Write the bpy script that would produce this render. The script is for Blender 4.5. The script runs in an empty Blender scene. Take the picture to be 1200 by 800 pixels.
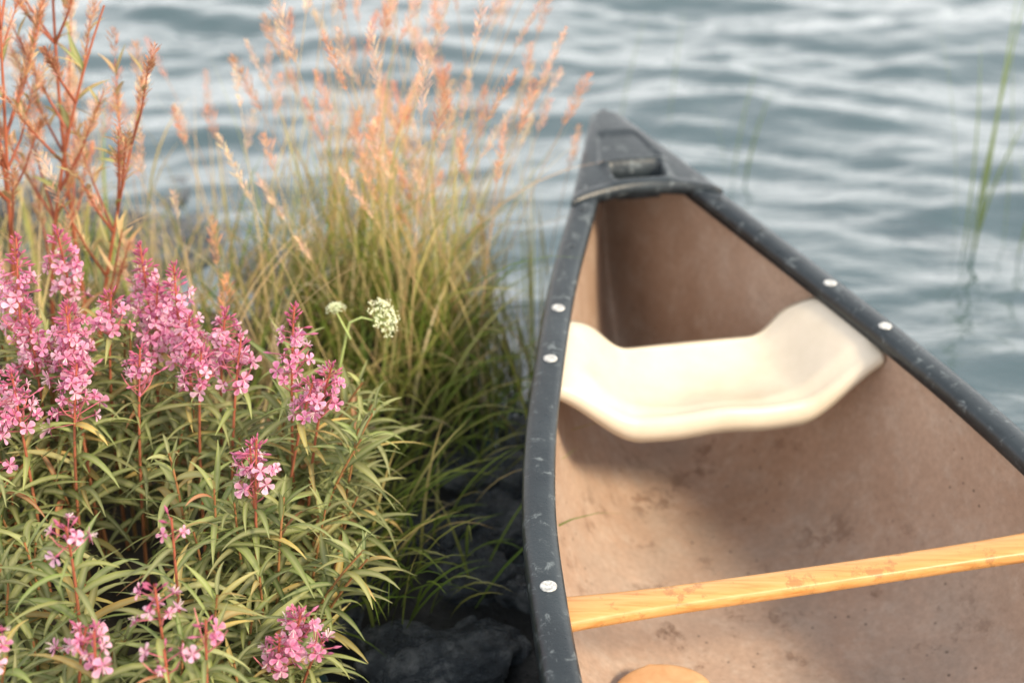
import bpy, math, random
import numpy as np
from mathutils import Vector, noise, Matrix
random.seed(7); np.random.seed(7)
R=random.random
def U(a,b): return a+(b-a)*random.random()
def G(m,s): return random.gauss(m,s)
scene=bpy.context.scene

# ---------------------------------------------------------------- materials
def newmat(name):
    m=bpy.data.materials.new(name); m.use_nodes=True
    nt=m.node_tree; b=nt.nodes['Principled BSDF']; o=nt.nodes['Material Output']
    return m,nt,b,o
def noise_n(nt,scale,detail=4,rough=.55,vec=None,dist=0):
    n=nt.nodes.new('ShaderNodeTexNoise'); n.inputs['Scale'].default_value=scale
    n.inputs['Detail'].default_value=detail; n.inputs['Roughness'].default_value=rough
    n.inputs['Distortion'].default_value=dist
    if vec is not None: nt.links.new(vec,n.inputs['Vector'])
    return n
def ramp(nt,src,stops):
    r=nt.nodes.new('ShaderNodeValToRGB'); e=r.color_ramp.elements
    while len(e)<len(stops): e.new(.5)
    for i,(p,c) in enumerate(stops):
        e[i].position=p
        e[i].color=(c,c,c,1) if isinstance(c,(int,float)) else (*c,1)
    nt.links.new(src,r.inputs[0]); return r
def mixc(nt,fac,a,b,mode='MIX'):
    m=nt.nodes.new('ShaderNodeMix'); m.data_type='RGBA'; m.blend_type=mode
    for sock,v in ((m.inputs[0],fac),(m.inputs[6],a),(m.inputs[7],b)):
        if hasattr(v,'is_linked'): nt.links.new(v,sock)
        elif isinstance(v,(int,float)): sock.default_value=v
        else: sock.default_value=(*v,1)
    return m.outputs[2]
def bump(nt,h,strength,dist,b):
    n=nt.nodes.new('ShaderNodeBump'); n.inputs['Strength'].default_value=strength
    n.inputs['Distance'].default_value=dist
    nt.links.new(h,n.inputs['Height']); nt.links.new(n.outputs[0],b.inputs['Normal']); return n
def objco(nt):
    return nt.nodes.new('ShaderNodeTexCoord').outputs['Object']

def plant_material(name,trans=.35,rough=.5,spec=.35):
    m,nt,b,o=newmat(name)
    a=nt.nodes.new('ShaderNodeVertexColor'); a.layer_name='Col'
    nt.links.new(a.outputs[0],b.inputs['Base Color']); b.inputs['Roughness'].default_value=rough
    b.inputs['Specular IOR Level'].default_value=spec
    if trans>0:
        t=nt.nodes.new('ShaderNodeBsdfTranslucent'); nt.links.new(a.outputs[0],t.inputs[0])
        mx=nt.nodes.new('ShaderNodeMixShader'); mx.inputs[0].default_value=trans
        nt.links.new(b.outputs[0],mx.inputs[1]); nt.links.new(t.outputs[0],mx.inputs[2])
        nt.links.new(mx.outputs[0],o.inputs[0])
    return m
M_leaf=plant_material('leaf',.36,.5,.25)
M_grass=plant_material('grass_blade',.42,.55,.2)
M_petal=plant_material('petal',.42,.6,.2)
M_stem=plant_material('stem',0,.5,.35)

# ---------------------------------------------------------------- mesh builder
class B:
    def __init__(s): s.v=[];s.f=[];s.c=[];s.m=[]
    def add(s,vs,fs,cs,mat=0):
        o=len(s.v); s.v.extend(vs); s.c.extend(cs)
        for f in fs: s.f.append(tuple(i+o for i in f)); s.m.append(mat)
    def obj(s,name,mats,smooth=True):
        me=bpy.data.meshes.new(name); me.from_pydata([tuple(v) for v in s.v],[],s.f); 
        for m in mats: me.materials.append(m)
        me.polygons.foreach_set('material_index',s.m)
        if smooth: me.polygons.foreach_set('use_smooth',[True]*len(s.f))
        at=me.color_attributes.new('Col','FLOAT_COLOR','POINT')
        arr=np.ones((len(s.v),4),dtype=np.float32)
        if s.c: arr[:,:3]=np.array(s.c,dtype=np.float32)
        at.data.foreach_set('color',arr.ravel())
        me.update()
        ob=bpy.data.objects.new(name,me); scene.collection.objects.link(ob); return ob
def lerp(a,b,t): return tuple(a[i]+(b[i]-a[i])*t for i in range(3))
def jit(c,k=.2):
    g=1+U(-k,k); return tuple(min(.95,max(0,x*g*(1+U(-k,k)*.4))) for x in c)
def tube(bd,path,radii,c0,c1,mat=0,sides=5):
    n=len(path); vs=[];cs=[];fs=[]
    for i,p in enumerate(path):
        a=path[min(i+1,n-1)]-path[max(i-1,0)]
        if a.length<1e-7: a=Vector((0,0,1))
        a.normalize()
        x=a.cross(Vector((.3,1,.1))).normalized(); y=a.cross(x)
        for k in range(sides):
            t=2*math.pi*k/sides
            vs.append(p+(x*math.cos(t)+y*math.sin(t))*radii[i]); cs.append(lerp(c0,c1,i/(n-1)))
    for i in range(n-1):
        for k in range(sides):
            k2=(k+1)%sides
            fs.append((i*sides+k,i*sides+k2,(i+1)*sides+k2,(i+1)*sides+k))
    bd.add(vs,fs,cs,mat)
def blade(bd,p,az,t0,bend,L,w,c0,c1,seg=7,mat=0,pw=1.5,twist=0.3):
    vs=[];cs=[];fs=[]; p=Vector(p); st=L/seg
    for i in range(seg+1):
        f=i/seg; th=t0+bend*f**pw
        d=Vector((math.cos(az)*math.sin(th),math.sin(az)*math.sin(th),math.cos(th)))
        ww=w*.5*(min(1,.55+f*2)*(1-f**2.2)+.02)
        tw=az+math.pi/2+twist*f*3
        wd=Vector((math.cos(tw),math.sin(tw),.15*math.sin(3*f)))
        vs+= [p-wd*ww,p+wd*ww]; c=lerp(c0,c1,f); cs+=[c,c]
        p=p+d*st
    for i in range(seg): fs.append((2*i,2*i+1,2*i+3,2*i+2))
    bd.add(vs,fs,cs,mat); return p
def leaf(bd,p,az,t0,bend,L,w,col,mid,seg=7,mat=0):
    vs=[];cs=[];fs=[]; p=Vector(p); st=L/seg; roll=U(-.6,.6); daz=U(-.6,.6)
    tipc=lerp(col,(.46,.42,.15),U(0,.4))
    for i in range(seg+1):
        f=i/seg; th=t0+bend*f; a=az+daz*f
        side=Vector((-math.sin(a),math.cos(a),0))
        d=Vector((math.cos(a)*math.sin(th),math.sin(a)*math.sin(th),math.cos(th)))
        nrm=side.cross(d).normalized()*-1
        ww=w*.5*(math.sin(math.pi*min(1,(f*.93+.07))**.75))+.0004
        s=(side*math.cos(roll)+nrm*math.sin(roll))
        up=nrm*math.cos(roll)-side*math.sin(roll)
        vs+=[p-s*ww+up*ww*.35,p-s*ww*.13,p+s*ww*.13,p+s*ww+up*ww*.35]
        cc=lerp(col,tipc,f)
        cs+=[cc,mid,mid,cc]
        p=p+d*st
    for i in range(seg):
        for k in range(3): fs.append((4*i+k,4*i+k+1,4*i+k+5,4*i+k+4))
    bd.add(vs,fs,cs,mat)

# ---------------------------------------------------------------- canoe frame
ks=[0,.12,.33,.59,.83,1.05,1.2,1.38,1.52,2.0,2.45]
kh=[.006,.045,.118,.219,.296,.358,.390,.413,.426,.45,.458]
kz=[.470,.462,.440,.402,.378,.357,.344,.333,.329,.322,.32]
def herm(xk,yk,x):
    xk=np.array(xk);yk=np.array(yk);m=np.gradient(yk,xk); m[-1]=0
    i=np.clip(np.searchsorted(xk,x)-1,0,len(xk)-2); h=xk[i+1]-xk[i]; t=(x-xk[i])/h
    return (2*t**3-3*t**2+1)*yk[i]+(t**3-2*t**2+t)*h*m[i]+(-2*t**3+3*t**2)*yk[i+1]+(t**3-t**2)*h*m[i+1]
LEN=4.9
def mir(s): return min(s,LEN-s)
def hw(s): return float(herm(ks,kh,max(0,mir(s))))
def gz(s): return float(herm(ks,kz,max(0,mir(s))))
TIP=Vector((.2,2.913,0)); D=Vector((.1857,-.9826,0)); NN=Vector((.9826,.1857,0))
def P(s,w,z): return TIP+D*s+NN*w+Vector((0,0,z))
def hullparam(ms):
    k=min(1,ms/.26); st=math.sqrt(max(0,1-(1-k)**2))
    zb=-.032+.03*(1-min(1,ms/1.3))**2
    n=1.75+1.15*min(1,ms/1.2)
    return st,zb,n
def half_at(ms,z):
    st,zb,n=hullparam(ms); zg=gz(ms); dep=(zg-zb)*max(st,.02)
    q=(zg-z)/dep
    if q>=1: return 0.0
    sx=q**(n/2); cx=math.sqrt(max(0,1-sx*sx)); return hw(ms)*cx**(2/n)
_ms=np.linspace(0,2.45,120); _wl=np.array([half_at(float(a),.012) for a in _ms]); _wt=np.array([half_at(float(a),.06) for a in _ms])

# ---------------------------------------------------------------- terrain
def sstep(a,b,x):
    t=np.clip((x-a)/(b-a),0,1); return t*t*(3-2*t)
def fs_(a,b,x): return float(sstep(a,b,np.float64(x)))
def canoe_sw(x,y):
    rx=x-TIP.x; ry=y-TIP.y
    s=rx*D.x+ry*D.y; w=np.abs(rx*NN.x+ry*NN.y); ms=np.minimum(s,LEN-s)
    return ms,w
def xs(y):
    return -.40+.05*np.sin(y*3.1)+.04*np.sin(y*7.7+1)-np.maximum(0,y-2.65)*1.7
def terrain_z(x,y):
    d=xs(y)-x
    z=-.22+.30*sstep(-.35,.12,d)+.10*sstep(.05,.7,d)+.25*sstep(1.5,9,d)
    z=z+.012*np.sin(x*9+y*4)*np.cos(y*11-x*3)+.007*np.sin(x*31+1)*np.sin(y*27)
    z=z+.17*np.exp(-(((x+.22)/.26)**2+((y-2.60)/.28)**2))
    z=z+.235*np.exp(-(((x+.05)/.26)**4+((y-1.75)/.75)**4))*(1-.75*sstep(-.25,.1,d))
    ms,w=canoe_sw(x,y)
    wt=np.interp(ms,_ms,_wt)
    z=np.where((ms>0)&(w<.6),np.minimum(z,-.07+.30*sstep(-.02,.06,w-wt)),z)
    return z
def axis(lo,hi,step,far,g=1.25):
    a=list(np.arange(lo,hi+1e-6,step)); s=step; x=a[-1]
    while x<far: s*=g; x+=s; a.append(x)
    s=step; x=a[0]; pre=[]
    while x>-far: s*=g; x-=s; pre.append(x)
    return np.array(pre[::-1]+a)
def sheet(name,ax,ay,zf,mat):
    X,Y=np.meshgrid(ax,ay); Z=zf(X,Y)
    nx,ny=len(ax),len(ay)
    co=np.stack([X,Y,Z],-1).reshape(-1,3)
    i=np.arange(ny-1)[:,None]*nx+np.arange(nx-1)[None,:]
    f=np.stack([i,i+1,i+nx+1,i+nx],-1).reshape(-1,4)
    me=bpy.data.meshes.new(name); me.vertices.add(len(co)); me.vertices.foreach_set('co',co.ravel())
    me.loops.add(f.size); me.loops.foreach_set('vertex_index',f.ravel().astype(np.int32))
    me.polygons.add(len(f)); me.polygons.foreach_set('loop_start',np.arange(0,f.size,4,dtype=np.int32))
    me.polygons.foreach_set('use_smooth',np.ones(len(f),dtype=bool))
    me.update(calc_edges=True); me.validate(); me.materials.append(mat)
    ob=bpy.data.objects.new(name,me); scene.collection.objects.link(ob); return ob
m,nt,b,o=newmat('shore_soil'); oc=objco(nt)
n1=noise_n(nt,9,8,.65,oc); n2=noise_n(nt,38,8,.7,oc)
c=ramp(nt,n1.outputs[0],[(.3,(.018,.016,.013)),(.6,(.06,.05,.035)),(.8,(.14,.115,.07))])
sx=nt.nodes.new('ShaderNodeSeparateXYZ'); nt.links.new(oc,sx.inputs[0])
wet=ramp(nt,sx.outputs[2],[(.03,1.0),(.09,0.0)])
wc=ramp(nt,n2.outputs[0],[(.4,(.008,.010,.012)),(.7,(.035,.038,.04))])
cc=mixc(nt,wet.outputs[0],c.outputs[0],wc.outputs[0])
nt.links.new(cc,b.inputs['Base Color'])
rr=ramp(nt,wet.outputs[0],[(0,.8),(1,.36)]); nt.links.new(rr.outputs[0],b.inputs['Roughness'])
bump(nt,n2.outputs[0],1.0,.03,b)
sheet('shore_ground',axis(-2.5,1.2,.025,2500),axis(0,4,.025,2500),terrain_z,m)

# ---------------------------------------------------------------- water
comps=[]
for i in range(34):
    lam=.06*(1.10**i)*U(.9,1.1)
    th=math.radians(90+G(0,27)+8)
    comps.append((2*math.pi/lam*math.cos(th),2*math.pi/lam*math.sin(th),U(0,6.28),lam*.0088*(1.0 if lam<.40 else .5)))
def water_z(x,y):
    wx=x+.12*np.sin(y*1.3+.7)+.07*np.sin(y*2.9+x*1.1)+.04*np.sin(x*4.1+y*2)
    wy=y+.10*np.sin(x*1.1)+.06*np.sin(x*2.3+y*.9)+.03*np.sin(x*5.3-y)
    z=0*x
    for kx,ky,ph,a in comps:
        z=z+a*np.sin(kx*wx+ky*wy+ph)
    r=np.sqrt(x*x+(y-3)**2)
    fade=1-sstep(11,22,r)
    calm=.12+.88*sstep(2.4,4.0,y+np.maximum(0,x-.6)*1.4)
    z=z*fade*calm
    ms,w=canoe_sw(x,y)
    wl=np.interp(ms,_ms,_wl)
    return np.where((ms>.03)&(w<wl),-.16,z)
m,nt,b,o=newmat('lake_water'); oc=objco(nt)
mp=nt.nodes.new('ShaderNodeMapping'); mp.inputs['Scale'].default_value=(.55,1.3,1); nt.links.new(oc,mp.inputs[0])
n1=noise_n(nt,9,4,.5,mp.outputs[0],.4)
b.inputs['Base Color'].default_value=(.028,.062,.074,1)
b.inputs['Roughness'].default_value=.055
b.inputs['IOR'].default_value=2.0
bump(nt,n1.outputs[0],.45,.02,b)
sheet('lake_water',axis(-5.5,6,.032,3000,1.3),axis(-2.2,12,.032,3000,1.3),water_z,m)

# ---------------------------------------------------------------- canoe
CEN=P(LEN/2,0,0)
canoe=bpy.data.objects.new('canoe',None); scene.collection.objects.link(canoe); canoe.location=CEN
def par(ob,p=canoe):
    ob.parent=p; ob.location=-Vector(p.location); return ob
def simple(name,vs,fs,mat,smooth=True,parent=canoe):
    me=bpy.data.meshes.new(name); me.from_pydata([tuple(v) for v in vs],[],fs); me.materials.append(mat)
    if smooth: me.polygons.foreach_set('use_smooth',[True]*len(fs))
    me.update(); ob=bpy.data.objects.new(name,me); scene.collection.objects.link(ob)
    if parent: par(ob,parent)
    return ob
def gridfaces(r,c,flip=False,wrap=False):
    fs=[]
    for i in range(r-1):
        for j in range(c if wrap else c-1):
            j2=(j+1)%c
            q=(i*c+j,i*c+j2,(i+1)*c+j2,(i+1)*c+j); fs.append(q[::-1] if flip else q)
    return fs
m,nt,b,o=newmat('hull_interior'); oc=objco(nt); M_in=m
n1=noise_n(nt,3.0,5,.55,oc,0); n2=noise_n(nt,16,10,.78,oc,0); n3=noise_n(nt,9,10,.76,oc,.1); n6=noise_n(nt,4.3,6,.65,oc,0); n8=noise_n(nt,90,5,.7,oc,0)
c0=ramp(nt,n1.outputs[0],[(.3,(.30,.200,.140)),(.5,(.365,.255,.190)),(.7,(.43,.320,.250))])
sp2=ramp(nt,n2.outputs[0],[(.48,0.0),(.66,.45)])
c1=mixc(nt,sp2.outputs[0],c0.outputs[0],(.49,.415,.35))
sz=nt.nodes.new('ShaderNodeSeparateXYZ'); nt.links.new(oc,sz.inputs[0])
low=ramp(nt,sz.outputs[2],[(.02,1.0),(.16,.15)])
sp=ramp(nt,n3.outputs[0],[(.55,0.0),(.61,.8)])
m2=nt.nodes.new('ShaderNodeMath'); m2.operation='MULTIPLY'; nt.links.new(sp.outputs[0],m2.inputs[0]); nt.links.new(low.outputs[0],m2.inputs[1])
c2=mixc(nt,m2.outputs[0],c1,(.175,.105,.070))
g6=ramp(nt,n6.outputs[0],[(.44,0.0),(.62,.55)])
m3=nt.nodes.new('ShaderNodeMath'); m3.operation='MULTIPLY'; nt.links.new(g6.outputs[0],m3.inputs[0]); nt.links.new(low.outputs[0],m3.inputs[1])
c2=mixc(nt,m3.outputs[0],c2,(.29,.24,.20))
g8=ramp(nt,n8.outputs[0],[(.35,.86),(.65,1.06)])
c2=mixc(nt,1.0,c2,g8.outputs[0],'MULTIPLY')
vo=nt.nodes.new('ShaderNodeTexVoronoi'); vo.inputs['Scale'].default_value=34; nt.links.new(oc,vo.inputs['Vector'])
sp3=ramp(nt,vo.outputs['Distance'],[(.05,1.0),(.13,0.0)])
n4=noise_n(nt,2.5,3,.6,oc); g4=ramp(nt,n4.outputs[0],[(.45,0.0),(.55,.85)])
ml=nt.nodes.new('ShaderNodeMath'); ml.operation='MULTIPLY'; nt.links.new(sp3.outputs[0],ml.inputs[0]); nt.links.new(g4.outputs[0],ml.inputs[1])
c3=mixc(nt,ml.outputs[0],c2,(.08,.055,.04))
nt.links.new(c3,b.inputs['Base Color']); b.inputs['Roughness'].default_value=.58
b.inputs['Specular IOR Level'].default_value=.35
bump(nt,n2.outputs[0],.25,.01,b)
m,nt,b,o=newmat('hull_exterior'); M_out=m
b.inputs['Base Color'].default_value=(.02,.045,.05,1); b.inputs['Roughness'].default_value=.35
m,nt,b,o=newmat('gunwale_vinyl'); M_gun=m; oc=objco(nt)
n1=noise_n(nt,38,9,.75,oc,.6); n2=noise_n(nt,6,4,.6,oc); n5=noise_n(nt,160,4,.7,oc)
r1=ramp(nt,n1.outputs[0],[(.56,0.0),(.65,.6)])
c=mixc(nt,r1.outputs[0],(.010,.016,.021),(.20,.235,.25))
r2=ramp(nt,n2.outputs[0],[(.4,0.0),(.7,.22)])
c=mixc(nt,r2.outputs[0],c,(.08,.105,.12))
nt.links.new(c,b.inputs['Base Color'])
rr=ramp(nt,n1.outputs[0],[(.3,.22),(.7,.5)]); nt.links.new(rr.outputs[0],b.inputs['Roughness'])
bump(nt,n5.outputs[0],.2,.003,b)
S=[0]+[LEN*.5*(1-math.cos(math.pi*i/110)) for i in range(1,110)]+[LEN]
def section(s,off):
    ms=mir(s); h=max(hw(s)-off,.002); zg=gz(s)
    st,zb,n=hullparam(ms); zb+=off
    dep=(zg-zb)*max(st,.02)
    out=[]
    for j in range(49):
        ph=math.pi*j/48; cx,sx=math.cos(ph),math.sin(ph)
        out.append(P(s,-h*math.copysign(abs(cx)**(2/n),cx),zg-dep*abs(sx)**(2/n)))
    return out
for nm,off,mt,fl in (('hull_outer_shell',0,M_out,False),('hull_inner_liner',.007,M_in,True)):
    vs=[]
    for s in S:
        sc=min(max(s,.001 if off==0 else .02),LEN-(.001 if off==0 else .02)); vs+=section(sc,off)
    simple(nm,vs,gridfaces(len(S),49,fl),mt)
prof=[(-.023,-.016),(-.0245,.004),(-.021,.010),(-.012,.0130),(0,.0140),(.012,.0130),(.021,.010),(.025,.003),(.025,-.020),(.017,-.026),(.006,-.020),(-.004,-.014)]
for sd,nm in ((-1,'port_gunwale'),(1,'starboard_gunwale')):
    vs=[]
    SS=[.01+ (LEN-.02)*.5*(1-math.cos(math.pi*i/200)) for i in range(201)]
    for s in SS:
        a=P(s+.01,sd*hw(s+.01),0)-P(s-.01,sd*hw(s-.01),0); a.normalize()
        nrm=Vector((-a.y,a.x,0))
        if nrm.dot(NN)*sd<0: nrm=-nrm
        c=P(s,sd*hw(s),gz(s))
        for (x,z) in prof: vs.append(c+nrm*x+Vector((0,0,z)))
    simple(nm,vs,gridfaces(len(SS),len(prof),sd>0,True),M_gun)
m,nt,b,o=newmat('rivet_metal'); M_riv=m; oc=objco(nt)
n1=noise_n(nt,160,4,.6,oc); r=ramp(nt,n1.outputs[0],[(.42,(.60,.61,.60)),(.60,(.30,.31,.31))])
nt.links.new(r.outputs[0],b.inputs['Base Color']); b.inputs['Roughness'].default_value=.45; b.inputs['Metallic'].default_value=.15
def rivet(c,r,h,mat,name='rivet'):
    vs=[];ring=18
    rows=[(1.0,0),(1.0,.5),(.85,.95),(.55,1.0),(.45,.6),(.12,.6),(.10,.9),(.0,.9)]
    for (rr_,hh) in rows:
        for k in range(ring):
            t=2*math.pi*k/ring; vs.append(c+Vector((math.cos(t)*r*rr_,math.sin(t)*r*rr_,hh*h)))
    simple(name,vs,gridfaces(len(rows),ring,False,True),mat)
for s in (.69,.835,1.355,2.45,3.55,4.07,4.21):
    for sd in (-1,1):
        rivet(P(s,sd*(hw(s)-.001),gz(s)+.0130),.0118,.0025,M_riv)
for s in (.385,.50):
    for sd in (-1,1):
        rivet(P(s,sd*(hw(s)-.001),gz(s)+.0130),.006,.002,M_gun,'small_screw')
def deck(name,flip):
    vs=[];r=110;cN=61
    for i in range(r):
        f=i/(r-1)
        for j in range(cN):
            v=-1+2*j/(cN-1)
            s=-.012+.37*f-.030*(1-v*v)*fs_(.75,1,f)
            ms=max(s,0)
            half=hw(ms)+.026 if s>0.004 else .020+.6*s
            w=v*half
            z=gz(ms)+.0155+.008*(1-abs(v)**3)
            pan=fs_(.09,.12,ms)*(1-fs_(.215,.225,ms))*(1-fs_(.55,.68,abs(v)))
            z-=.005*pan
            a=1-fs_(.046,.053,abs(w))
            slot=a*fs_(.248,.256,s)*(1-fs_(.296,.304,s))
            z-=.050*slot
            z+=.003*math.exp(-((s-.315)/.010)**2)*(1-fs_(.060,.075,abs(w)))
            z+=.009*math.exp(-((s-.238)/.008)**2)*(1-fs_(.060,.075,abs(w)))
            z+=.005*math.exp(-((abs(w)-.058)/.006)**2)*fs_(.24,.25,s)*(1-fs_(.300,.315,s))
            z+=.002*fs_(.92,.96,f)
            if abs(v)>.93: z-=.003*(abs(v)-.93)/.07
            ss=LEN-s if flip else s
            vs.append(P(ss,w,z))
    base=len(vs)
    for q in (.5,1.0):
        for j in range(cN):
            p=vs[(r-1)*cN+j]; vs.append(p+Vector((0,0,-.026*q))+D*(.004*(1-q))*(-1 if flip else 1))
    for j in range(cN):
        p=vs[(r-1)*cN+j]; vs.append(p+Vector((0,0,-.026))-D*.012*(-1 if flip else 1))
    fs=gridfaces(r,cN,flip)
    rows=[(r-1)*cN,base,base+cN,base+2*cN]
    for a_,b_ in zip(rows[:-1],rows[1:]):
        for j in range(cN-1):
            q=(a_+j,a_+j+1,b_+j+1,b_+j); fs.append(q[::-1] if flip else q)
    for j in (0,cN-1):
        o_=len(vs)
        for i in range(r): vs.append(vs[i*cN+j]+Vector((0,0,-.03)))
        for i in range(r-1):
            q=(i*cN+j,(i+1)*cN+j,o_+i+1,o_+i); fs.append(q)
    simple(name,vs,fs,M_gun)
deck('bow_deck_plate',False); deck('stern_deck_plate',True)
m,nt,b,o=newmat('seat_plastic'); M_seat=m; oc=objco(nt)
n1=noise_n(nt,6,6,.65,oc); r=ramp(nt,n1.outputs[0],[(.35,(.64,.575,.47)),(.7,(.52,.455,.35))])
nt.links.new(r.outputs[0],b.inputs['Base Color']); b.inputs['Roughness'].default_value=.38
def seat(name,s0,flip):
    r,cN=40,81; vs=[]
    Ls=.200
    for i in range(r):
        f=i/(r-1)
        for j in range(cN):
            v=-1+2*j/(cN-1); av=abs(v)
            s=s0+Ls*f + (.5-f)*.035*(av**2) - .012*math.exp(-((av-.76)/.12)**2)*(1-f)
            half=hw(s)-.010
            w=v*half
            zg=gz(s)-.017
            pan=(1-fs_(.48,.99,av))*.88+.12*(1-av**2)
            z=zg-.080*pan
            dish=math.sin(math.pi*f)**.8
            z-=.036*dish*(1-fs_(.1,.95,av))
            z+=.008*math.exp(-((av)/.2)**2)*fs_(.4,.85,f)
            e=fs_(.80,1,f); z-=.010*e
            e2=1-fs_(0,.16,f); z-=.004*e2
            vs.append(P(LEN-s if flip else s,w,z))
    fs=gridfaces(r,cN,flip)
    def skirt(row,dirn,drop):
        prev=[row*cN+j for j in range(cN)]
        for k,(dx,dz) in enumerate(((.005,-.003),(.010,-.010),(.012,-.022),(.010,-drop))):
            cur=[]
            for j in range(cN):
                v=-1+2*j/(cN-1); fall=1-.45*abs(v)**6
                p=vs[row*cN+j]; cur.append(len(vs))
                vs.append(p+D*dx*dirn*(-1 if flip else 1)+Vector((0,0,dz*fall)))
            for j in range(cN-1):
                fs.append((prev[j],prev[j+1],cur[j+1],cur[j]))
            prev=cur
    skirt(r-1,1,.042); skirt(0,-1,.035)
    ob=simple(name,vs,fs,M_seat); 
    sm=ob.modifiers.new('s','SOLIDIFY'); sm.thickness=.004; sm.offset=0
    return ob
seat('bow_seat',.665,False); seat('stern_seat',.95,True)
m,nt,b,o=newmat('ash_wood'); M_wood=m; oc=objco(nt)
mp=nt.nodes.new('ShaderNodeMapping'); mp.inputs['Rotation'].default_value=(0,0,-math.radians(10.7)); mp.inputs['Scale'].default_value=(1.2,16,16); nt.links.new(oc,mp.inputs[0])
n1=noise_n(nt,6,6,.6,mp.outputs[0],.6)
r=ramp(nt,n1.outputs[0],[(.3,(.44,.19,.05)),(.5,(.56,.28,.09)),(.7,(.62,.34,.13))])
n2=noise_n(nt,30,8,.72,oc); r2=ramp(nt,n2.outputs[0],[(.55,0.0),(.62,.7)])
c=mixc(nt,r2.outputs[0],r.outputs[0],(.30,.14,.05))
nt.links.new(c,b.inputs['Base Color']); b.inputs['Roughness'].default_value=.33
def thwart(name,s,halfw,thick,dip):
    vs=[];W=hw(s)-.006; n=60;prof=[]
    for k in range(14):
        t=2*math.pi*k/14; prof.append((math.copysign(abs(math.cos(t))**.55,math.cos(t)),math.copysign(abs(math.sin(t))**.6,math.sin(t))))
    for i in range(n+1):
        v=-1+2*i/n; hwid=halfw*(.72+.34*abs(v)**4)
        zc=gz(s)-.030-dip*(1-v*v)
        for (a,bz) in prof: vs.append(P(s+a*hwid-.012*v,v*W,zc+bz*thick*.5))
    fs=gridfaces(n+1,14,False,True)
    fs.append(tuple(range(14))[::-1]); fs.append(tuple(range(n*14,n*14+14)))
    return simple(name,vs,fs,M_wood)
thwart('thwart',1.355,.030,.024,.004); thwart('yoke',2.45,.045,.022,.01); thwart('rear_thwart',3.3,.030,.020,.004)
padd=bpy.data.objects.new('canoe_paddle',None); scene.collection.objects.link(padd)
m,nt,b,o=newmat('paddle_wood'); M_pad=m; oc=objco(nt)
n1=noise_n(nt,30,5,.6,oc,.4); r=ramp(nt,n1.outputs[0],[(.35,(.54,.29,.13)),(.65,(.64,.39,.20))])
nt.links.new(r.outputs[0],b.inputs['Base Color']); b.inputs['Roughness'].default_value=.4
pt=Vector((.216,1.680,.012)); padd.location=pt
dirp=Vector((.24,-.97,.055)).normalized(); sidep=Vector((.97,.24,0)).normalized(); upp=sidep.cross(dirp).normalized()
if upp.z<0: upp=-upp
vs=[];rings=90;cN=20
for i in range(rings):
    f=i/(rings-1); L=1.45*f**1.4
    if L<.46:
        q=L/.46; wd=.078*min(1,math.sqrt(max(0,1-(1-min(1,q/.14))**2))+.001)*(1-.76*fs_(.5,1,q)); th=(.004+.003*min(1,q/.1))+.010*fs_(.4,1,q)
    elif L<1.38: wd=.017;th=.015
    else:
        q=(L-1.38)/.07; wd=.017+.03*math.sin(math.pi*min(1,q*.8)); th=.013
    for k in range(cN):
        t=2*math.pi*k/cN
        vs.append(pt+dirp*L+sidep*wd*math.cos(t)+upp*th*math.sin(t)+Vector((0,0,.03)))
fs=gridfaces(rings,cN,False,True); fs.append(tuple(range(cN))); fs.append(tuple(range((rings-1)*cN,rings*cN)))
simple('blade_and_shaft',vs,fs,M_pad,True,padd)

# ---------------------------------------------------------------- rocks
m,nt,b,o=newmat('wet_rock'); M_rock=m; oc=objco(nt)
mp=nt.nodes.new('ShaderNodeMapping'); mp.inputs['Scale'].default_value=(1,1,3.2); mp.inputs['Rotation'].default_value=(.3,.25,0); nt.links.new(oc,mp.inputs[0])
n1=noise_n(nt,11,9,.75,mp.outputs[0],.5); n2=noise_n(nt,22,9,.75,mp.outputs[0])
r=ramp(nt,n1.outputs[0],[(.36,(.018,.024,.031)),(.50,(.065,.08,.095)),(.62,(.22,.24,.25))])
nt.links.new(r.outputs[0],b.inputs['Base Color'])
rr=ramp(nt,n2.outputs[0],[(.35,.16),(.65,.42)]); nt.links.new(rr.outputs[0],b.inputs['Roughness'])
bump(nt,n2.outputs[0],1.0,.04,b)
import bmesh
def rock(x,y,z,sx,sy,sz,seed):
    bm=bmesh.new(); bmesh.ops.create_icosphere(bm,subdivisions=5,radius=1)
    for v in bm.verts:
        p=v.co.copy(); o_=Vector((seed*3.1,seed*1.7,seed))
        d=noise.noise(p*1.3+o_)*.45+abs(noise.noise(p*3+o_))*.22+noise.noise(p*8+o_)*.07+noise.noise(p*18+o_)*.03
        q=p*(1+d); 
        q.x=math.copysign(abs(q.x)**.8,q.x); q.y=math.copysign(abs(q.y)**.85,q.y)
        v.co=Vector((q.x*sx,q.y*sy,q.z*sz))
    me=bpy.data.meshes.new('shore_rock'); bm.to_mesh(me); bm.free()
    me.polygons.foreach_set('use_smooth',[True]*len(me.polygons)); me.materials.append(M_rock)
    ob=bpy.data.objects.new('shore_rock',me); ob.location=(x,y,z); ob.rotation_euler=(U(-.2,.2),U(-.2,.2),U(0,6)); scene.collection.objects.link(ob)
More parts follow.
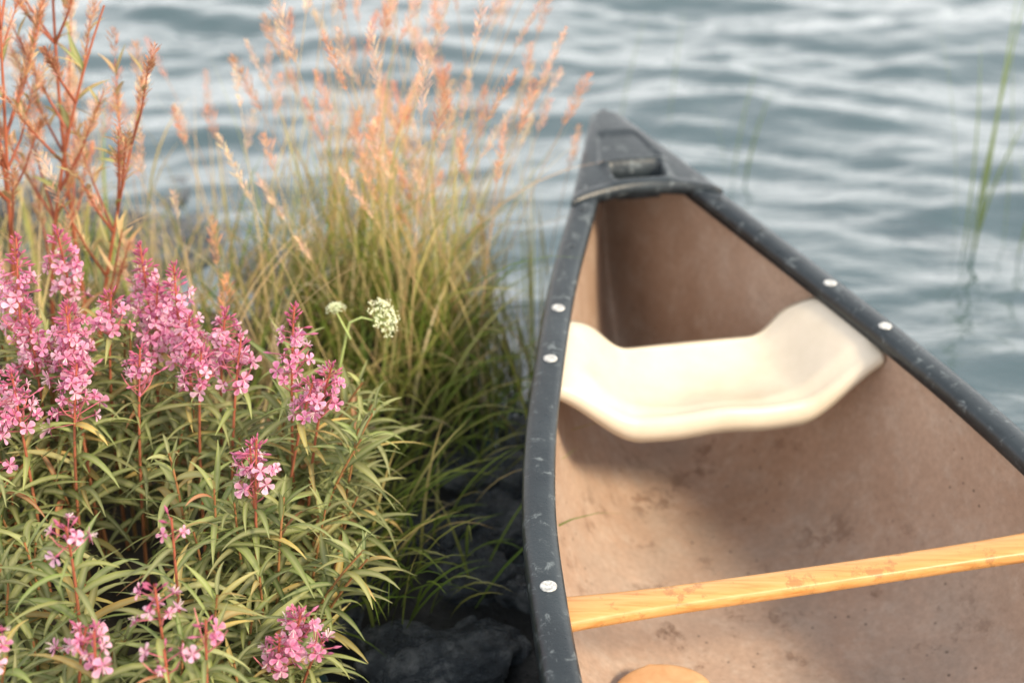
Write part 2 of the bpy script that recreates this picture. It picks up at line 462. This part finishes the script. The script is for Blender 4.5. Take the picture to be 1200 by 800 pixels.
for i,(x,y,z,a,b_,c_) in enumerate([(-.13,1.70,.0,.14,.09,.07),(-.25,1.83,.0,.12,.09,.06),(-.19,2.03,.0,.12,.09,.05),(-.06,1.92,-.01,.08,.08,.05),
    (-.33,1.5,.0,.14,.12,.08),(-.03,1.56,-.01,.08,.07,.05),(-.09,1.46,-.01,.09,.07,.05),(-.20,1.58,.0,.10,.08,.05),(-.02,1.74,-.01,.07,.06,.04),(-.36,2.2,.0,.13,.09,.06),(-.12,2.25,-.01,.10,.08,.05),
    (.00,2.06,-.01,.09,.07,.04),(.02,2.22,-.01,.09,.08,.04),(.03,1.90,-.01,.06,.07,.035),(-.08,2.12,-.01,.08,.07,.04),(.04,2.36,-.01,.08,.07,.035),
    (-.3,3.05,-.03,.16,.1,.06),(-.85,3.25,-.02,.18,.12,.05),(-1.05,3.35,-.01,.15,.12,.05),(-1.35,3.45,-.02,.2,.14,.06),(-.6,3.15,-.03,.14,.1,.05),(-.95,3.6,-.03,.13,.08,.03)]):
    rock(x,y,z,a,b_,c_,i+1.3)

# ---------------------------------------------------------------- fireweed
PINKS=[(.80,.37,.55),(.75,.29,.48),(.84,.49,.64),(.68,.22,.40)]
def floret(bd,c,nrm,size,col):
    nrm=nrm.normalized(); x=nrm.cross(Vector((.2,.1,1))); 
    if x.length<.05: x=Vector((1,0,0))
    x.normalize(); y=nrm.cross(x); r0=U(0,1.5); cup0=U(.1,.9)
    for k in range(4):
        t=r0+k*math.pi/2+U(-.2,.2); L=size*U(.8,1.1); w=L*U(.6,.9)
        d=x*math.cos(t)+y*math.sin(t); s=x*-math.sin(t)+y*math.cos(t)
        cup=cup0+U(-.15,.25)
        pts=[c, c+d*L*.4-s*w*.28+nrm*L*cup*.35, c+d*L*.4+s*w*.28+nrm*L*cup*.35, c+d*L*.8-s*w*.5+nrm*L*cup*.55, c+d*L*.85+nrm*L*cup*.45, c+d*L*.8+s*w*.5+nrm*L*cup*.55, c+d*L*1.02-s*w*.22+nrm*L*cup*.55,c+d*L*1.02+s*w*.22+nrm*L*cup*.55]
        cc=jit(col,.13); dk=lerp(cc,(.50,.10,.26),.4); lt=lerp(cc,(.93,.78,.86),.3)
        bd.add(pts,[(0,2,4,1),(1,4,3),(4,2,5),(3,4,6),(4,5,7),(6,4,7)],[dk,cc,cc,lt,cc,lt,lt,lt],1)
        t+=math.pi/4; d=x*math.cos(t)+y*math.sin(t); s=x*-math.sin(t)+y*math.cos(t); L*=.95
        bd.add([c,c+d*L*.5-s*.0011,c+d*L-nrm*.002,c+d*L*.5+s*.0011],[(0,1,2,3)],[(.45,.10,.20)]*4,1)
    for k in range(5):
        t=U(0,6.28); e=c+nrm*size*U(.6,1)+(x*math.cos(t)+y*math.sin(t))*size*.35
        bd.add([c-x*.0004,c+x*.0004,e+x*.0007,e-x*.0007],[(0,1,2,3)],[(.85,.7,.72)]*4,1)
def bez(a,b_,c,n):
    return [a*(1-t)**2+b_*2*t*(1-t)+c*t*t for t in [i/n for i in range(n+1)]]
LG=[(.155,.210,.048),(.195,.245,.062),(.105,.155,.038),(.26,.285,.090),(.165,.210,.070)]
def fw_stem(bd,base,top,flower=True,dens=1.0,headL=.15,full=1.0,leafL=.105):
    base=Vector(base);top=Vector(top)
    mid=base.lerp(top,.5)+Vector((G(0,.02),G(0,.02),.04)); mid.x=mid.x*.6+base.x*.4
    n=22; path=bez(base,mid,top,n); Ls=(top-base).length
    red=(.42,.11,.07) if flower else (.36,.16,.07)
    tube(bd,path,[.0030*(1-.65*i/n)+.0005 for i in range(n+1)],lerp((.16,.18,.06),red,.5),red,2,5)
    def at(t):
        t=max(0,min(.9999,t))*n; i=int(t); return path[i].lerp(path[i+1],t-i)
    hstart=1-headL/Ls if flower else 1
    lo=.22; nl=int((hstart-lo)*Ls/.0088*dens); az=U(0,6.28)
    for k in range(nl):
        f=k/max(1,nl-1); t=lo+(hstart-lo)*f; az+=2.4+U(-.4,.4)
        sc=(.75+.5*math.sin(math.pi*min(1,f*.9+.1)))*(1 if flower or f<.8 else 1-.5*(f-.8)/.2)
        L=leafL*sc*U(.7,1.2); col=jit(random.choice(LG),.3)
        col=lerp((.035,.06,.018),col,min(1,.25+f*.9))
        if R()<.07: col=jit((.45,.32,.09),.3)
        if R()<.02: col=jit((.42,.12,.06),.3)
        md=lerp(col,(.56,.56,.32),.42)
        up=.45 if f>.85 and not flower else 0
        leaf(bd,at(t),az,U(.7,1.25)-up,U(.6,2.0)*(1-up*.5),L,U(.0070,.0112)*sc**.5,col,md,8,0)
    if not flower: return
    nf=int(38*full*headL/.15); az=U(0,6.28)
    for k in range(nf):
        f=k/nf; t=hstart+(1-hstart)*f; az+=2.4+U(-.3,.3); p=at(t)
        o_=Vector((math.cos(az),math.sin(az),0))
        if f<.2 and R()<.55:
            d=(o_*.6+Vector((0,0,.8))).normalized(); e=p+d*U(.03,.055)
            tube(bd,[p,(p+e)/2+o_*.004,e],[.0009,.0014,.0006],(.48,.14,.14),(.55,.18,.2),2,4)
        elif f<.72:
            ped=U(.012,.038)*(1.2-.75*f); d=(o_*.9+Vector((0,0,U(-.15,.6)))).normalized(); e=p+d*ped
            tube(bd,[p,(p+e)/2,e],[.0007,.0009,.0010],(.46,.12,.13),(.5,.13,.2),2,3)
            if R()<.84: floret(bd,e,(o_*.8+Vector((U(-.5,.5),U(-.7,.3),U(-.1,.7)))),U(.0088,.0150)*(1.08-.3*f),random.choice(PINKS))
            else: tube(bd,[e,e+d*.006,e+d*.013],[.0008,.0026,.0004],(.6,.2,.34),(.68,.26,.42),1,4)
        else:
            for _ in range(2):
                q=(f-.72)/.28; a2=az+U(0,6); o2=Vector((math.cos(a2),math.sin(a2),0))
                d=(o2*(1-.6*q)+Vector((0,0,U(-.3,.5)+q))).normalized(); e=p+d*U(.006,.015)*(1.15-.7*q)
                tube(bd,[p,e],[.0005,.0005],(.46,.1,.14),(.46,.1,.14),2,3)
                l=.012*(1.1-.6*q); tube(bd,[e,e+d*l*.5,e+d*l],[.0008,.0021*(1.2-.6*q),.0003],(.50,.12,.22),(.62,.20,.34),1,5)
def ground(x,y): return float(terrain_z(np.float64(x),np.float64(y)))
heads=[
 (-.734,1.90,.68,.20,1.3),(-.70,1.80,.60,.14,1.4),(-.643,1.80,.62,.15,1.4),(-.70,1.70,.57,.12,1.3),(-.60,1.88,.60,.10,1.0),(-.76,1.75,.56,.15,1.4),(-.66,1.86,.59,.12,1.3),(-.69,1.95,.67,.16,1.2),(-.73,1.68,.54,.12,1.2),(-.62,1.74,.56,.12,1.2),
 (-.567,1.95,.645,.20,1.25),(-.535,1.90,.60,.14,1.3),(-.506,1.90,.635,.19,1.2),(-.48,1.85,.575,.12,1.2),(-.545,1.80,.55,.10,1.1),
 (-.425,1.85,.585,.14,1.1),(-.455,1.80,.55,.10,1.1),(-.40,1.82,.555,.10,1.0),
 (-.314,1.80,.62,.17,.9),(-.258,1.75,.55,.13,1.1),(-.285,1.74,.53,.08,.9),
 (-.346,1.60,.523,.13,.8),(-.36,1.62,.50,.08,.7),
 (-.549,1.40,.530,.07,.7),(-.432,1.45,.505,.05,.35),(-.435,1.35,.480,.09,.5),(-.50,1.30,.45,.07,.5),(-.52,1.33,.43,.07,.6),
 (-.274,1.42,.374,.09,1.2),(-.30,1.40,.35,.08,1.1),(-.37,1.32,.45,.07,.5),(-.245,1.40,.345,.06,.9),(-.42,1.30,.42,.06,.5),
 (-.80,1.95,.66,.14,1.2),(-.83,1.8,.6,.14,1.2),(-.62,1.30,.46,.08,.7)]
groups={}
for h in heads:
    groups.setdefault((round(h[0]*3.5),round(h[1]*3)),[]).append(h)
for g in groups.values():
    bd=B()
    for (x,y,z,hl,fu) in g:
        bx=min(x-.04,-.36)+U(-.03,.03); by=y+U(0,.08)
        fw_stem(bd,(bx,by,ground(bx,by)-.01),(x,y,z),True,.75,hl,fu)
    bd.obj('fireweed_plant',[M_leaf,M_petal,M_stem])
bd=B(); cnt=0
while cnt<125:
    x=U(-1.05,-.19); y=U(1.12,2.0)
    zt=.31+.20*fs_(1.15,1.95,y)+U(-.11,.04)-.10*fs_(-.42,-.22,x)
    bx=min(x-.03,-.34+U(-.05,.05)); by=y+U(-.02,.08)
    fw_stem(bd,(bx,by,ground(bx,by)-.01),(x+U(-.04,.05),y,zt),False,.95,0,1,U(.085,.12)); cnt+=1
bd.obj('fireweed_foliage',[M_leaf,M_petal,M_stem])

# ---------------------------------------------------------------- tall grass
def plume(bd,p,dirv,L,col,dens=75,wd=.020):
    az=0
    for k in range(dens):
        f=k/dens; c=p+dirv*L*f; az+=2.4; o_=Vector((math.cos(az),math.sin(az),0))
        ext=U(.2,1)*wd*(math.sin(math.pi*min(1,f*.85+.15))**.8)
        d=(o_*.7+dirv*1.0).normalized(); a=c+o_*ext*.6+dirv*ext; l=U(.005,.010); s=d.cross(Vector((U(-1,1),U(-1,1),.3))).normalized()*.0011
        cc=jit(col,.25)
        bd.add([c,a-s,a+d*l,a+s],[(0,1,2,3)],[cc]*4,0)
def grass_stem(bd,base,az,lean,L,col,hcol,hL,bend=.35,r0=.0012):
    p=Vector(base); n=9; path=[p.copy()]; 
    for i in range(n):
        th=lean+bend*(i/n)**2; d=Vector((math.cos(az)*math.sin(th),math.sin(az)*math.sin(th),math.cos(th))); p=p+d*L/n; path.append(p.copy())
    tube(bd,path,[r0-.0007*i/n for i in range(n+1)],col,lerp(col,hcol,.5),0,4)
    plume(bd,path[-1]-d*hL*.15,d,hL,hcol,int(60*hL/.1),U(.014,.030))
    if R()<.6:
        q=path[2+int(R()*3)]; blade(bd,q,U(0,6.28),.3,U(.5,1.4),U(.15,.28),.005,jit((.26,.30,.08)),jit((.62,.46,.22)),6)
GREEN=[(.18,.27,.045),(.25,.34,.06),(.13,.20,.035),(.36,.38,.09)]
STRAW=[(.70,.54,.30),(.64,.48,.25),(.76,.63,.42),(.54,.47,.19)]
PL=[(.80,.47,.31),(.74,.39,.24),(.84,.56,.40),(.66,.31,.18),(.78,.52,.35)]
def base_pt(x,y): return Vector((x,y,max(-.03,ground(x,y)-.01)))
bd=B()
for i in range(780):
    x=G(-.22,.14); y=G(2.56,.15)
    if x>.08 or x<-.6: continue
    if x>-.02 and y<2.35: continue
    az=U(0,6.28); 
    if R()<.3: az=math.pi+G(0,.8)
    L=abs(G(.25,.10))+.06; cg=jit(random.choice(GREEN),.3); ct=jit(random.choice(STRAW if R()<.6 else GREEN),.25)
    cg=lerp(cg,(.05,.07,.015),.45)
    if x>-.12: az=math.pi*U(.45,1.35)
    blade(bd,base_pt(x,y),az,U(.02,.5),U(.2,1.9),L,U(.004,.008),cg,ct,8,0)
for i in range(160):
    x=G(-.2,.15); y=G(2.6,.13); x=min(x,.05); az=U(0,6.28) if x<-.1 else math.pi*U(.5,1.3)
    blade(bd,base_pt(x,y),az,U(.02,.30),U(.1,1.1),U(.34,.66),U(.0025,.0042),jit(random.choice(GREEN),.3),jit(random.choice(STRAW+GREEN[3:]),.2),9,0)
for i in range(120):
    x=G(-.20,.15); y=G(2.62,.14); x=min(x,.05)
    tx=U(-.50,.13); L=U(.42,.80); az=0 if tx>x else math.pi; lean=min(.42,abs(tx-x)/L*.85); az+=G(0,.35)
    grass_stem(bd,base_pt(x,y),az,lean,L,jit((.62,.52,.25)),jit(random.choice(PL),.15),U(.05,.13),U(.0,.15))
bd.obj('tall_grass',[M_grass])
bd=B()
for i in range(1700):
    x=U(-1.9,-.34); y=U(1.95,2.95)
    if x>xs(y)+.05: continue
    az=U(0,6.28); L=abs(G(.21,.08))+.05
    if R()<.6: c0=jit(random.choice(STRAW),.3); c1=jit(random.choice(STRAW),.2)
    else: c0=jit(random.choice(GREEN),.3); c1=jit(random.choice(GREEN+STRAW[:1]),.3)
    blade(bd,base_pt(x,y),az,U(.05,.6),U(.2,1.6),L,U(.0035,.007),lerp(c0,(.1,.09,.04),.4),c1,7,0)
for i in range(75):
    x=U(-1.5,-.45); y=U(2.05,2.8)
    if x>xs(y)+.1: continue
    grass_stem(bd,base_pt(x,y),U(0,6.28),U(.02,.3),U(.35,.62),jit((.60,.50,.27)),jit(random.choice(PL),.2),U(.05,.11),U(0,.4))
for i in range(16):
    x=U(-.95,-.45); y=U(2.0,2.3)
    blade(bd,base_pt(x,y),U(0,6.28),U(.1,.5),U(.4,1.6),U(.45,.75),.0035,jit((.6,.45,.2)),jit((.72,.55,.32)),12,0)
bd.obj('meadow_grass',[M_grass])
bd=B()
for i in range(430):
    y=U(1.75,2.5); x=float(xs(y))+G(.12,.12)
    if x>-.03: continue
    blade(bd,Vector((x,y,max(0,ground(x,y)))),G(-.5,.9),U(.2,.7),U(.6,1.6),U(.14,.34),U(.004,.007),lerp(jit(random.choice(GREEN),.3),(.03,.05,.02),.5),jit(random.choice(GREEN+STRAW[3:]),.3),7,0)
bd.obj('shore_edge_grass',[M_grass])

# reddish seed plants, upper left
bd=B()
def red_plant(base,top):
    base=Vector(base);top=Vector(top); mid=base.lerp(top,.5)+Vector((G(0,.04),G(0,.03),0)); n=14
    path=bez(base,mid,top,n); c0=(.28,.080,.045); c1=(.42,.13,.065)
    tube(bd,path,[.0054*(1-.7*i/n) for i in range(n+1)],c0,c1,1,6)
    for k in range(10):
        i=random.randint(5,n-1); p=path[i]; az=U(0,6.28); L=U(.10,.26)
        d=Vector((math.cos(az)*.55,math.sin(az)*.55,.85)).normalized(); q=[p,p+d*L*.5+Vector((0,0,-.004)),p+d*L+Vector((0,0,.015))]
        tube(bd,q,[.0028,.0020,.0010],c0,c1,1,5)
        for j in range(8):
            t=U(.25,1); pp=q[0].lerp(q[2],t); 
            if R()<.35: leaf(bd,pp,U(0,6.28),U(.3,.9),U(.2,1.0),U(.03,.06),U(.005,.008),jit(random.choice([(.56,.28,.14),(.46,.35,.15),(.22,.27,.09),(.66,.43,.27)]),.25),(.5,.36,.19),5,0)
            else: plume(bd,pp,d,U(.03,.07),jit(random.choice([(.66,.38,.24),(.74,.50,.34),(.50,.25,.15)]),.25),28,.020)
    for k in range(16):
        p=path[random.randint(2,n)]; leaf(bd,p,U(0,6.28),U(.4,1.0),U(.2,1.2),U(.04,.08),U(.006,.011),jit(random.choice([(.18,.26,.06),(.20,.28,.08),(.40,.34,.13),(.52,.26,.12)]),.25),(.42,.42,.2),5,0)
for (x,y,tx,z) in [(-.92,2.25,-.80,1.02),(-.86,2.3,-.66,.92),(-.98,2.2,-.95,1.0),(-.80,2.35,-.74,1.1),(-.9,2.15,-.87,.85),(-.78,2.2,-.62,.74),(-.95,2.3,-.9,1.1)]:
    red_plant((x,y,ground(x,y)),(tx,y+U(-.05,.05),z))
bd.obj('willowherb_seed_plant',[M_leaf,M_stem])

# cow parsley
bd=B()
def umbel(top,d,r):
    top=Vector(top); d=Vector(d).normalized(); x=d.cross(Vector((0,0,1)) if abs(d.z)<.9 else Vector((1,0,0))).normalized(); y=d.cross(x)
    for k in range(26):
        t=k*2.4; rr=r*math.sqrt(k/26); e=top+d*(r*.9-rr*rr/r*.35)+(x*math.cos(t)+y*math.sin(t))*rr
        tube(bd,[top,e],[.0008,.0006],(.3,.38,.12),(.42,.5,.2),1,3)
        for j in range(12):
            q=e+Vector((G(0,.0032),G(0,.0032),G(0,.002))); s=U(.0012,.0021); a=U(0,6.28)
            u=x*math.cos(a)*s+y*math.sin(a)*s; v=y*math.cos(a)*s-x*math.sin(a)*s; c=jit((.78,.82,.58),.12)
            bd.add([q+u,q+v,q-u,q-v],[(0,1,2,3)],[c]*4,0)
cb=Vector((-.36,2.02,ground(-.36,2.02))); ct=Vector((-.262,2.0,.480))
pth=bez(cb,Vector((-.31,2.02,.3)),ct,12); tube(bd,pth,[.0032-.0012*i/12 for i in range(13)],(.28,.38,.10),(.45,.55,.2),1,6)
umbel(ct+Vector((.04,0,.004)),(.75,-.3,.55),.033); tube(bd,[ct,ct+Vector((.02,0,.010)),ct+Vector((.04,0,.004))],[.002,.0018,.0015],(.45,.55,.2),(.45,.55,.2),1,5)
umbel(ct+Vector((-.02,0,.02)),(-.2,0,1),.013); tube(bd,[ct-Vector((0,0,.03)),ct+Vector((-.02,0,.02))],[.0018,.0012],(.45,.55,.2),(.45,.55,.2),1,5)
bd.obj('cow_parsley',[M_petal,M_stem])

# reeds standing in the lake
bd=B()
for (x,y,L,az,ln,bn,w) in [(1.17,3.28,.74,0,.03,.05,.012),(1.15,3.25,.55,3.1,.03,.15,.012),(1.12,3.22,.62,2.9,.10,.30,.008),(1.19,3.3,.36,0.2,.1,.4,.010),(1.18,3.26,.66,1.5,.02,.05,.010),(1.29,3.25,.42,0,.05,.1,.011),(1.27,3.3,.55,3,.08,.15,.008),(1.30,3.2,.3,3,.1,.4,.009),
   (.62,3.7,.34,0,.05,.2,.010),(.48,4.1,.36,0,.03,.1,.010),(.60,3.65,.26,3,.1,.4,.010),(.30,3.9,.42,0,.1,.2,.009),(.66,3.72,.25,.5,.1,.4,.008),(1.3,2.75,.22,3,.5,.6,.006)]:
    blade(bd,(x,y,-.05),az,ln,bn,L+.05,w,(.09,.13,.04),(.26,.33,.11),9,0,1.5,.1)
bd.obj('lake_reed',[M_grass])

# ---------------------------------------------------------------- light
sd=Vector((.80,-.50,0)).normalized(); EL=math.radians(37)
sunv=Vector((sd.x*math.cos(EL),sd.y*math.cos(EL),math.sin(EL)))
sl=bpy.data.lights.new('sun','SUN'); sl.energy=5.0; sl.angle=math.radians(11); sl.color=(1,.82,.57)
so=bpy.data.objects.new('sun',sl); so.rotation_euler=sunv.to_track_quat('Z','Y').to_euler(); scene.collection.objects.link(so)
w=bpy.data.worlds.new('World'); scene.world=w; w.use_nodes=True; nt=w.node_tree
sk=nt.nodes.new('ShaderNodeTexSky'); sk.sky_type='NISHITA'; sk.sun_disc=False; sk.sun_elevation=EL; sk.sun_rotation=math.atan2(sd.x,sd.y)
sk.dust_density=3.5; sk.air_density=1.0; sk.ozone_density=1.0
tc=nt.nodes.new('ShaderNodeTexCoord'); sp=nt.nodes.new('ShaderNodeSeparateXYZ'); nt.links.new(tc.outputs['Generated'],sp.inputs[0])
hz=ramp(nt,sp.outputs[2],[(0.0,.95),(.34,.88),(.58,.45),(1.0,.30)])
haze=nt.nodes.new('ShaderNodeRGB'); haze.outputs[0].default_value=(16.3,16.2,16.0,1)
col=mixc(nt,hz.outputs[0],sk.outputs[0],haze.outputs[0])
nt.links.new(col,nt.nodes['Background'].inputs[0]); nt.nodes['Background'].inputs[1].default_value=.15

# ---------------------------------------------------------------- camera
cd=bpy.data.cameras.new('camera'); cd.lens=50; cd.sensor_width=36; cd.clip_end=6000; cd.clip_start=.05
cd.dof.use_dof=True; cd.dof.focus_distance=1.98; cd.dof.aperture_fstop=2.1
co=bpy.data.objects.new('camera',cd); co.location=(0,0,1.6); co.rotation_euler=(math.radians(60),0,0); scene.collection.objects.link(co)
scene.camera=co
scene.view_settings.view_transform='Standard'; scene.view_settings.look='None'; scene.view_settings.exposure=0
